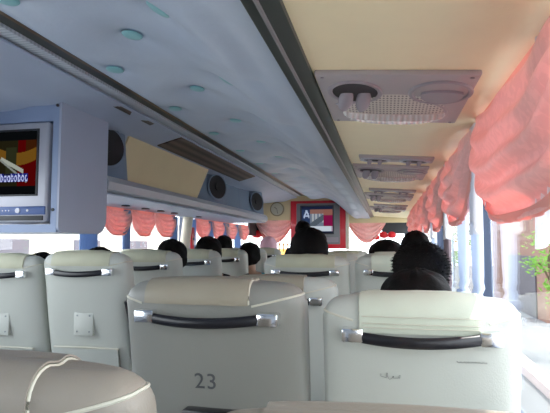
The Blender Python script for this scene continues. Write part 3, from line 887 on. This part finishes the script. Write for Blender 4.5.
def seat(x, y, label, group, mat='v', cover='beige', dz=0., left=False, tray=False, num=None, rz=0., arms=(-1, 1), sx=1.):
    t = thing('passenger_seat', label, 'seat', (x, y, 0), group, (0, 0, rz))
    m = M[seatmats[mat]]; t.scale = (sx, 1, 1)
    def P(n, key, fn, mm, parent=t, up=True):
        me = cached(('seat', key, mm.name), lambda: mesh_from(fn(), n, mm))
        return obj(n, me, mm, parent, (0, 0, dz if (up and parent is t) else 0))
    P('backrest', 'back', back_bm, m)
    x0, x1, zm, rf = COV[cover]
    cm = {'beige': 'vinyl2' if mat == 'w' else 'cover_beige', 'olive': 'cover_olive', 'cloth': 'cover_cloth'}[cover]
    cv = P('headrest_cover', 'cov'+cover, lambda: cover_bm(x0, x1, zm, ruffle=rf), M[cm])
    if cover == 'cloth':
        def st():
            bm = new()
            for k, z in enumerate((1.085, 1.095, 1.112)):
                tube(bm, [(x0+.005+(x1-x0-.01)*i/24, yb(z)-.0205+.0005-.012*(1-((x0+(x1-x0)*i/24)/HW)**2)+.012, z) for i in range(25)], .0012, 5)
            return bm
        P('stitching', 'stitch', st, M['piping'], cv)
    for pi_ in range(4):
        P('piping', 'pip%d%s' % (pi_, cover), lambda pi_=pi_: piping_bm(x0, x1, 1.095, pi_), M['piping'])
    h = P('grab_handle', 'handle', handle_bm, M['black'])
    for s in (-1, 1): P('handle_end', 'hend%d' % s, lambda s=s: hend_bm(s), M['chrome'], h)
    P('cushion', 'cushion', cushion_bm, m, t, False)
    for s in (-1, 1):
        if s in arms: P('armrest', 'arm%d' % s, lambda s=s: arm_bm(s), M['black'], t, False)
        P('pedestal', 'ped%d' % s, lambda s=s: ped_bm(s), M['dark'], t, False)
    if 2 in arms:
        P('armrest', 'armup', lambda: tube(new(), [(.262, .13, .70), (.266, .10, .80), (.264, .06, .92), (.258, .045, .985)], .02, 10, flat=(.016, .026)), M['black'], t, False)
    if left:
        pl = P('back_plate', 'plate', plate_bm, m)
        for rx in (-.036, .036):
            for rz_ in (.775, .852): P('rivet', 'riv%g%g' % (rx, rz_), lambda rx=rx, rz_=rz_: rivets(rx, rz_), M['rivet'], pl)
        pk = P('pocket', 'pocket', pocket_bm, m); P('pocket_edge', 'pedge', pocket_edge, M['piping'], pk)
    if tray: P('tray_holder', 'tray', tray_bm, M['black'])
    if num:
        me = text_mesh('seat_number', num, .060, M['ink'])
        z = .888
        o = obj('seat_number', me, None, t, (-.012, yb(z)-.0138, z)); o.rotation_euler = (PI/2+.198, 0, 0)
    return t
GS = 'passenger seats in rows'
# right pair: column of seat 23 and column next to the right windows
seat(-.575, .615, 'warm grey seat at bottom left corner with pale piping, nearest the camera', GS, 'w', dz=-.078)
seat(.045, .575, 'warm grey seat top along bottom edge of the photo, right of centre', GS, 'w', dz=-.112, arms=(), sx=1.15)
seat(-.462, 1.30, 'seat back printed with number 23 in front of the camera', GS, 'v', 'beige', tray=True, num='23', rz=-.03, dz=-.004, sx=1.03)
s26 = seat(.076, 1.30, 'seat back with pale green cloth cover and long handle, beside right window', GS, 'p', 'cloth', dz=-.034, arms=(1,), sx=.97)
def scrawl(pts0, z0, x0, sc, parent, r=.0009):
    bm = new(); q = []
    for i, (a, b) in enumerate(pts0):
        z = z0+b*sc
        xx = x0+a*sc
        q.append((xx, yb(z)-.0125*(1-(xx/HW)**2)-.0005, z))
    tube(bm, q, r, 5); return bm
sr = random.Random(11)
sq = [(i*.5+.35*math.cos(i*1.3), math.sin(i*1.3)*(.5+.3*sr.random())) for i in range(40)]
obj('pencil_scrawl', scrawl(sq, 1.008, .085, .0036, s26, .0006), M['scrawl'], s26, (0, -.001, -.034))
sq = [(i*.4+.9*math.cos(i*.9), 1.6*math.sin(i*.9)*sr.random()-i*.05) for i in range(26)]
obj('pencil_scrawl', scrawl(sq, .968, -.10, .0055, s26, .0005), M['scrawl'], s26, (0, -.001, -.034))
seat(-.443, 2.10, 'seat back mostly hidden just ahead of the seat marked 23', GS, 'p', 'beige', dz=-.042)
seat(.055, 2.13, 'seat back with pale cloth cover ahead of the window-side cloth-covered seat', GS, 'p', 'cloth', dz=-.10, arms=(1,), sx=.93)
seat(-.447, 2.90, 'seat back with long handle in front of the red panel, right of aisle', GS, 'p', 'olive', dz=.03)
seat(.06, 2.90, 'third window-side seat on the right, pale cover, below dark-haired heads', GS, 'p', 'cloth', dz=.035, arms=(1,), sx=.95)
for y, a, b in ((3.70, 'fourth', .035), (4.50, 'fifth', .02), (5.30, 'sixth', .02), (6.10, 'seventh', .02)):
    seat(-.44, y, '%s seat ahead in the column of the seat marked 23' % {'fourth': 'second', 'fifth': 'third', 'sixth': 'fourth'}[a] if False else '%s row seat right of the aisle, half hidden ahead' % a, GS, 'p', 'olive', dz=b)
    seat(.06, y, '%s window-side seat along the right wall, mostly hidden' % a, GS, 'p', 'cloth', dz=b, arms=(1,), sx=.95)
# left pair
seat(-1.915, 2.27, 'seat back cut by left edge of the photo, under the television', GS, 'p', 'olive', dz=.04, left=True, arms=(), sx=.92)
seat(-1.447, 2.27, 'pale seat back with rivet plate and pocket, full view left of aisle', GS, 'p', 'olive', dz=.055, left=True, sx=.92, arms=(2,))
lab = {3.0: 'second', 3.8: 'third', 4.6: 'fourth', 5.4: 'fifth', 6.2: 'front'}
for y in (3.0, 3.8, 4.6, 5.4, 6.2):
    seat(-1.480, y, '%s aisle seat on the left side counting from nearest' % lab[y] if y < 6 else 'frontmost aisle seat on the left side', GS, 'p', 'olive', dz=.05, left=True, sx=.90, arms=(2,))
    seat(-1.920, y, '%s window seat on the left side counting from nearest' % lab[y] if y < 6 else 'frontmost window seat on the left side', GS, 'p', 'olive', dz=.05, left=True, arms=(), sx=.90)

# ------------------------------------------------------------------ people
def skin_mesh(name, joints, edges, mat, sub=1):
    me = bpy.data.meshes.new(name); me.from_pydata([j[0] for j in joints], edges, []); me.update()
    o = bpy.data.objects.new(name+'_tmp', me); COL.objects.link(o)
    mod = o.modifiers.new('skin', 'SKIN'); mod.use_smooth_shade = True; mod.branch_smoothing = .4
    for i, j in enumerate(joints):
        sv = me.skin_vertices[0].data[i]; r = j[1]
        sv.radius = r if isinstance(r, tuple) else (r, r); sv.use_root = (i == 0)
    s = o.modifiers.new('sub', 'SUBSURF'); s.levels = sub; s.render_levels = sub
    dg = bpy.context.evaluated_depsgraph_get(); dg.update()
    out = bpy.data.meshes.new_from_object(o.evaluated_get(dg)); out.name = name
    bpy.data.objects.remove(o); out.materials.clear(); out.materials.append(mat)
    for p in out.polygons: p.use_smooth = True
    return out
def build_graph(chains):
    J, Ed, idx = [], [], {}
    for ch in chains:
        prev = None
        for item in ch:
            if isinstance(item, str): i = idx[item]
            else:
                n, p, r = item; i = len(J); J.append((p, r)); idx[n] = i
            if prev is not None: Ed.append((prev, i))
            prev = i
    return J, Ed
def hand(side, w, dirv, down):
    """palm and five fingers from wrist name w; dirv: pointing direction, down: curl direction"""
    ch = []; d0 = Vector(dirv).normalized(); dn = Vector(down).normalized(); s = d0.cross(dn).normalized()
    return d0, dn, s
def seated():
    C = [[('pel', (0, .10, .09), (.155, .11)), ('waist', (0, .065, .22), (.125, .095)), ('chest', (0, .015, .40), (.145, .105)), ('shl', (0, -.015, .525), (.10, .072)),
          ('neck', (0, -.02, .59), .052), ('sk0', (0, -.012, .645), (.066, .078)), ('sk1', (0, -.010, .725), (.074, .088)), ('sk2', (0, -.010, .79), (.050, .06))]]
    C.append(['sk0', ('chin', (0, .050, .635), .034), ('jaw', (0, .066, .628), .022)])
    C.append(['sk1', ('br', (0, .060, .70), .03), ('nose', (0, .098, .688), .012)])
    for s, n in ((-1, 'l'), (1, 'r')):
        C.append(['sk1', ('ear0'+n, (s*.066, -.012, .695), .02), ('ear1'+n, (s*.088, -.022, .70), (.008, .022))])
        C.append(['shl', ('sh'+n, (s*.158, -.01, .515), .052), ('el'+n, (s*.195, .05, .255), .040), ('wr'+n, (s*.12, .28, .175), .026), ('pm'+n, (s*.085, .345, .168), (.030, .018))])
        for k, (dx, ln) in enumerate(((-.028, .060), (-.010, .072), (.009, .068), (.026, .052))):
            bx_ = s*.085+dx
            C.append(['pm'+n, ('f%d0%s' % (k, n), (bx_, .385, .166), .0095), ('f%d1%s' % (k, n), (bx_+dx*.1, .385+ln*.55, .160), .0085), ('f%d2%s' % (k, n), (bx_+dx*.1, .385+ln*.9, .142), .0075)])
        C.append(['wr'+n, ('t0'+n, (s*.085-s*.032, .325, .168), .011), ('t1'+n, (s*.085-s*.052, .360, .162), .009), ('t2'+n, (s*.085-s*.056, .385, .154), .008)])
        C.append(['pel', ('hip'+n, (s*.10, .16, .085), .085), ('kn'+n, (s*.115, .50, .105), .062), ('calf'+n, (s*.115, .52, -.10), .052), ('an'+n, (s*.115, .52, -.36), .036), ('toe'+n, (s*.12, .66, -.415), (.036, .026))])
    return C
def standing():
    C = [[('pel', (0, 0, .88), (.155, .11)), ('waist', (0, 0, 1.0), (.125, .095)), ('chest', (0, -.01, 1.20), (.145, .105)), ('shl', (0, -.015, 1.31), (.10, .075)),
          ('neck', (0, -.01, 1.385), .052), ('sk0', (0, 0, 1.455), (.066, .078)), ('sk1', (0, .005, 1.535), (.074, .088)), ('sk2', (0, .005, 1.60), (.05, .06))]]
    C.append(['sk0', ('chin', (0, .062, 1.445), .034), ('jaw', (0, .078, 1.438), .022)])
    C.append(['sk1', ('br', (0, .072, 1.51), .03), ('nose', (0, .110, 1.498), .012)])
    for s, n in ((-1, 'l'), (1, 'r')):
        C.append(['sk1', ('ear0'+n, (s*.066, 0, 1.505), .02), ('ear1'+n, (s*.088, -.01, 1.51), (.008, .022))])
        C.append(['shl', ('sh'+n, (s*.165, -.01, 1.295), .052), ('el'+n, (s*.225, .0, 1.03), .040), ('wr'+n, (s*.23, .06, .80), .026), ('pm'+n, (s*.23, .075, .735), (.018, .030))])
        for k, (dy, ln) in enumerate(((-.028, .060), (-.010, .072), (.009, .068), (.026, .052))):
            C.append(['pm'+n, ('f%d0%s' % (k, n), (s*.23, .08+dy, .70), .0095), ('f%d1%s' % (k, n), (s*.228, .083+dy*1.1, .70-ln*.55), .0085), ('f%d2%s' % (k, n), (s*.215, .085+dy*1.1, .70-ln*.9), .0075)])
        C.append(['wr'+n, ('t0'+n, (s*.222, .10, .75), .011), ('t1'+n, (s*.215, .122, .715), .009), ('t2'+n, (s*.208, .126, .69), .008)])
        C.append(['pel', ('hip'+n, (s*.09, 0, .80), .085), ('kn'+n, (s*.10, .01, .47), .058), ('calf'+n, (s*.10, -.015, .33), .052), ('an'+n, (s*.10, -.02, .08), .036), ('toe'+n, (s*.11, .12, .026), (.036, .026))])
    return C
J, Ed = build_graph(seated()); body_me = skin_mesh('body', J, Ed, M['skin'], 1)
J, Ed = build_graph(standing()); stand_me = skin_mesh('body', J, Ed, M['skin'], 1)
def clothes(C, names, grow, nm, mat):
    keep = []
    for ch in C:
        c2 = []
        for it in ch:
            n = it if isinstance(it, str) else it[0]
            if n in names:
                if isinstance(it, str): c2.append(it)
                else:
                    r = it[2]; r = (r[0]+grow, r[1]+grow) if isinstance(r, tuple) else r+grow
                    c2.append((it[0], it[1], r))
            elif c2: break
        if len(c2) > (0 if len(keep) == 0 else 1): keep.append(c2)
    J, Ed = build_graph(keep)
    return skin_mesh(nm, J, Ed, mat, 1)
SH = {'pel', 'waist', 'chest', 'shl', 'shl', 'shr', 'ell', 'elr'}
def shirt_mesh(C):
    names = {'pel', 'waist', 'chest', 'shl_', 'el'}
    out = []
    for ch in C:
        c2 = []
        for it in ch:
            n = it if isinstance(it, str) else it[0]
            if n in ('pel', 'waist', 'chest', 'shl', 'shr', 'ell', 'elr', 'shl'):
                if isinstance(it, str): c2.append(it)
                else:
                    r = it[2]; g = .014; r = (r[0]+g, r[1]+g) if isinstance(r, tuple) else r+g
                    c2.append((it[0], it[1], r))
        if len(c2) >= 2: out.append(c2)
    return out
# names 'shl' is the shoulder-girdle node; per-side shoulders are renamed to avoid a clash
def fix(C):
    out = []
    for ch in C:
        c2 = []; seen_girdle = False
        for k, it in enumerate(ch):
            if isinstance(it, str): c2.append('gird' if it == 'shl' else it)
            elif it[0] == 'shl' and abs(it[1][0]) < 1e-6: c2.append(('gird', it[1], it[2]))
            else: c2.append(it)
        out.append(c2)
    return out
def shirt_graph(C):
    out = []
    for ch in fix(C):
        c2 = []
        for it in ch:
            n = it if isinstance(it, str) else it[0]
            if n in ('pel', 'waist', 'chest', 'gird', 'shl', 'shr', 'ell', 'elr'):
                if isinstance(it, str): c2.append(it)
                else:
                    r = it[2]; g = .014; c2.append((n, it[1], (r[0]+g, r[1]+g) if isinstance(r, tuple) else r+g))
        if len(c2) >= 2: out.append(c2)
    g_ = [it for ch in fix(C) for it in ch if not isinstance(it, str) and it[0] == 'gird'][0][1]
    out.append(['gird', ('collar', (0, g_[1]-.002, g_[2]+.062), .064)])
    return build_graph(out)
def trouser_graph(C):
    out = [[('pel', C[0][0][1], (C[0][0][2][0]+.016, C[0][0][2][1]+.016))]]
    for ch in C:
        c2 = []
        for it in ch:
            n = it if isinstance(it, str) else it[0]
            if n == 'pel' and isinstance(it, str): c2.append('pel')
            elif n[:-1] in ('hip', 'kn', 'calf', 'an') and not isinstance(it, str): c2.append((n, it[1], it[2]+.012))
        if len(c2) >= 3: out.append(c2)
    return build_graph(out)
J, Ed = build_graph(fix(seated())); body_me = skin_mesh('body', J, Ed, M['skin'], 1)
J, Ed = build_graph(fix(standing())); stand_me = skin_mesh('body', J, Ed, M['skin'], 1)
shirt_seat = skin_mesh('shirt', *shirt_graph(seated()), SHIRT['dark'], 1); shirt_stand = skin_mesh('shirt', *shirt_graph(standing()), SHIRT['dark'], 1)
tr_seat = skin_mesh('trousers', *trouser_graph(seated()), M['trousers'], 1); tr_stand = skin_mesh('trousers', *trouser_graph(standing()), M['trousers'], 1)
def hair_bm(kind, seed=1):
    """hair shell about the head centre (0,0,0); face towards +y"""
    rg = random.Random(seed); bm = new()
    k = {'short': (.091, .106, .112), 'fuzzy': (.108, .118, .118), 'long': (.104, .112, .112), 'scarf': (.104, .118, .122)}[kind]
    vs = ellipsoid(bm, (0, -.006, .012), *k, 40, 28)
    for v in vs:
        d_ = v.co.normalized()
        u_ = Vector((v.co.x/k[0], (v.co.y+.006)/k[1], (v.co.z-.012)/k[2])); pn = sum(abs(c)**2.2 for c in u_)**(1/2.2)
        v.co = Vector((u_.x/pn*k[0], u_.y/pn*k[1]-.006, u_.z/pn*k[2]+.012))
        a = math.atan2(v.co.x, -v.co.y)
        if kind == 'long' and v.co.z < 0 and v.co.y < .03: v.co.z *= 1.9; v.co.x *= 1.05
        if kind != 'scarf': v.co += d_*(.0022*math.sin(a*34+seed)+.003*math.sin(v.co.z*60+a*5)+rg.uniform(-.001, .001))
    # open the face
    bmesh.ops.bisect_plane(bm, geom=allg(bm), plane_co=(0, .052, 0), plane_no=(0, 1, -.55), clear_outer=True)
    if kind == 'short':
        bmesh.ops.bisect_plane(bm, geom=allg(bm), plane_co=(0, -.02, -.066), plane_no=(0, .45, -1), clear_outer=True)
    bmesh.ops.recalc_face_normals(bm, faces=bm.faces[:])
    if kind == 'fuzzy' or kind == 'short':
        n = 2600 if kind == 'fuzzy' else 500
        fs = bm.faces[:]
        for _ in range(n):
            f = rg.choice(fs); p = f.calc_center_median(); nn = f.normal
            if nn.dot(p) < 0: nn = -nn
            L_ = rg.uniform(.006, .020) if kind == 'fuzzy' else rg.uniform(.003, .009)
            tdir = (nn+Vector((rg.uniform(-.6, .6), rg.uniform(-.6, .6), rg.uniform(-.8, .3)))).normalized()
            a = tdir.orthogonal().normalized(); b = tdir.cross(a); w = .0016
            p = p-nn*.002
            q = [bm.verts.new(p+a*w), bm.verts.new(p-a*w*.5+b*w*.87), bm.verts.new(p-a*w*.5-b*w*.87), bm.verts.new(p+tdir*L_)]
            for i, j in ((0, 1), (1, 2), (2, 0)): bm.faces.new((q[i], q[j], q[3]))
    return bm
def eye_me():
    bm = new(); ellipsoid(bm, (0, 0, 0), .011, .007, .008, 10, 8); return bm
def person(x, y, top, label, hair='short', shirt='dark', hs=1., pose='seat', turn=0., lean=0., hw=1., sx=1.):
    """head centre lands near (x, y); top = z of the crown of the hair"""
    base = .46 if pose == 'seat' else 0.
    H = .86 if pose == 'seat' else 1.665
    k = (top-base)/H
    t = thing('person', label, 'person', (x, y+.015*k, base), 'people in the bus', (0, 0, 0)); t.scale = (k*sx, k, k)
    t.rotation_euler = (0, lean, turn)
    obj('body', body_me if pose == 'seat' else stand_me, None, t)
    sm = cached(('shirt', pose, shirt), lambda: (lambda m_: (m_.materials.clear(), m_.materials.append(SHIRT[shirt]), m_)[2])((shirt_seat if pose == 'seat' else shirt_stand).copy()))
    obj('shirt', sm, None, t); obj('trousers', tr_seat if pose == 'seat' else tr_stand, None, t)
    hz, hy = (.725, -.005) if pose == 'seat' else (1.535, .008)
    hm = {'short': 'hair', 'long': 'hair', 'fuzzy': 'fuzz', 'scarf': 'scarf'}[hair]
    ho = obj('headscarf' if hair == 'scarf' else 'hair', cached(('hair', hair), lambda: mesh_from(hair_bm(hair), 'hair', M[hm])), None, t, (0, hy, hz))
    ho.scale = (hs*hw, hs, .5+.5*hs)
    for s in (-1, 1): obj('eye', cached('eye', lambda: mesh_from(eye_me(), 'eye', M['eye'])), None, t, (s*.032, hy+.082, hz-.012))
    obj('mouth', cached('mouth', lambda: mesh_from(B(-.022, .022, -.004, .004, -.004, .004, bev=.003), 'mouth', M['lip'])), None, t, (0, hy+.088, hz-.072))
    return t
person(.083, 1.56, 1.185, 'person whose straight black hair shows above the cloth-covered seat', 'long', 'grey', 1.1, hw=1.08)
person(.147, 2.375, 1.262, 'person with round fuzzy black hair beside the right window', 'fuzzy', 'dark', 1.08, hw=1.3, sx=.85)
person(.17, 3.15, 1.335, 'dark-haired person ahead of the fuzzy-haired person', 'short', 'navy', 1.12, hw=1.12, sx=.75)
person(.0, 3.95, 1.292, 'person with wide dark hair low over the farther pale seat cover', 'long', 'dark', 1.12, hw=1.15)
person(-.462, 3.17, 1.362, 'dark-haired person in dark top in front of the red panel', 'short', 'dark', 1.08, hw=1.1)
person(-.885, 5.6, 1.52, 'dark-haired person standing in the aisle before the front television', 'short', 'dark', 1., 'stand')
person(-1.29, 4.86, 1.272, 'dark-haired person in teal shirt leaning towards the aisle', 'short', 'teal', 1.22)
person(-1.425, 4.06, 1.318, 'dark-haired person in dark top, third left aisle seat', 'short', 'dark', 1.18)
person(-1.40, 3.26, 1.290, 'dark-haired person in light blue top, second left aisle seat', 'short', 'blue', 1.12)
person(-1.46, 6.46, 1.362, 'person wearing a pink headscarf near the front', 'scarf', 'white')
person(-1.80, 5.66, 1.37, 'dark-haired person by the left window far ahead', 'short', 'red')
person(-1.455, 2.46, 1.248, 'person whose dark hair just shows behind the nearest full left seat', 'short', 'navy')
person(-1.80, 2.47, 1.220, 'person whose dark hair shows between the two nearest left seats', 'short', 'dark')

# ------------------------------------------------------------------ outside
g = struct('ground', B(-40, 40, -20, 60, -1.2, -1.0), M['road'])
struct('trim_9', B(2.3, 2.55, -10, 40, -1.0, -.85), M['kerb'], label='pale kerb along the road')
bd = thing('building', 'brown walled building outside the right window', 'building', (6.4, 20, -1))
obj('wall', B(-1.9, 2.5, -3.5, 4, 0, 3.3), M['brick'], bd, smooth=False); obj('shutter', B(-1.0, 1.6, -3.54, -3.49, 0, 1.9), M['shut'], bd, smooth=False)
obj('shutter', B(-1.94, -1.89, -2.6, 1.0, 0, 1.9), M['shut'], bd, smooth=False)
b2_ = thing('building', 'pale cream building outside the left windows', 'building', (-12, 14, -1))
obj('wall', B(-3, 3, -8, 10, 0, 3.1), M['render'], b2_, smooth=False); obj('roof', B(-3.2, 3.3, -8.2, 10.2, 3.1, 3.4), M['white'], b2_, smooth=False)
for i in range(5): obj('window', B(2.98, 3.03, -7+3.4*i, -5.6+3.4*i, 1.3, 2.4), M['shut'], b2_, smooth=False)
lf = random.Random(21)
def leaf(bm, p, s):
    a = Vector((lf.uniform(-1, 1), lf.uniform(-1, 1), lf.uniform(-.5, .5))).normalized(); b = a.orthogonal().normalized()
    c = b.cross(a)*.25*s
    q = [bm.verts.new(p-a*s), bm.verts.new(p+b*s*.4+c), bm.verts.new(p+a*s), bm.verts.new(p-b*s*.4+c)]
    bm.faces.new(q)
def tree(loc, h, clusters, n, s, label, group):
    t = thing('tree', label, 'tree', loc, group)
    bm = new(); tube(bm, [(0, 0, 0), (.04, .02, h*.4), (-.03, 0, h*.75), (.02, .02, h*.95)], .07, 10)
    for cx, cy, cz, r in clusters: tube(bm, [(0, 0, max(.1, cz-.5)), (cx*.6, cy*.6, cz-.15), (cx, cy, cz)], .02, 6)
    obj('trunk', bm, M['bark'], t)
    bm = new()
    for cx, cy, cz, r in clusters:
        for _ in range(n):
            v = Vector((lf.gauss(0, 1), lf.gauss(0, 1), lf.gauss(0, .7)))*r*.5
            leaf(bm, Vector((cx, cy, cz))+v, s*lf.uniform(.6, 1.2))
    obj('foliage', bm, M['leaf'], t)
tree((3.15, 11, -1), 2.6, [(0, 0, 2.35, .4), (-.2, .2, 1.9, .3), (.35, -.2, 2.6, .45), (.1, 0, 1.45, .3), (.5, .2, 1.9, .4), (.3, .1, 1.2, .35), (.9, .5, 2.4, .5)], 150, .055, 'bright green leafy tree close outside the right window', 'trees outside')
tree((3.6, 30, -1), 3, [(0, 0, 2.9, .9), (-.6, .4, 2.2, .7), (.6, -.2, 2.3, .7), (0, .2, 1.6, .7)], 160, .12, 'pale green tree farther down the road outside right windows', 'trees outside')

# ------------------------------------------------------------------ light
w = bpy.data.worlds.new('sky'); scn.world = w; w.use_nodes = True
nt = w.node_tree; nt.nodes.clear()
out = nt.nodes.new('ShaderNodeOutputWorld'); bg = nt.nodes.new('ShaderNodeBackground')
tc = nt.nodes.new('ShaderNodeTexCoord'); sp = nt.nodes.new('ShaderNodeSeparateXYZ'); rp = nt.nodes.new('ShaderNodeValToRGB')
nt.links.new(tc.outputs['Generated'], sp.inputs[0]); nt.links.new(sp.outputs[2], rp.inputs[0])
rp.color_ramp.elements[0].color = (.95, .97, 1, 1); rp.color_ramp.elements[1].color = (.80, .89, 1, 1)
nt.links.new(rp.outputs[0], bg.inputs[0]); nt.links.new(bg.outputs[0], out.inputs[0])
bg.inputs[1].default_value = 4.2
sun = bpy.data.lights.new('sun', 'SUN'); sun.energy = 6.5; sun.angle = .01; sun.color = (1, .95, .86)
so = bpy.data.objects.new('sun', sun); COL.objects.link(so)
sd = Vector((-math.cos(math.radians(64))*.95, math.cos(math.radians(64))*.25, -math.sin(math.radians(64))))
so.rotation_euler = sd.to_track_quat('-Z', 'Y').to_euler(); so.location = (6, -2, 12)
scn.cycles.max_bounces = 12; scn.cycles.diffuse_bounces = 8; scn.cycles.transparent_max_bounces = 24
scn.cycles.use_denoising = True
vs_ = scn.view_settings; vs_.view_transform = 'Standard'; vs_.look = 'None'; vs_.gamma = 1; vs_.use_curve_mapping = False; vs_.exposure = .3
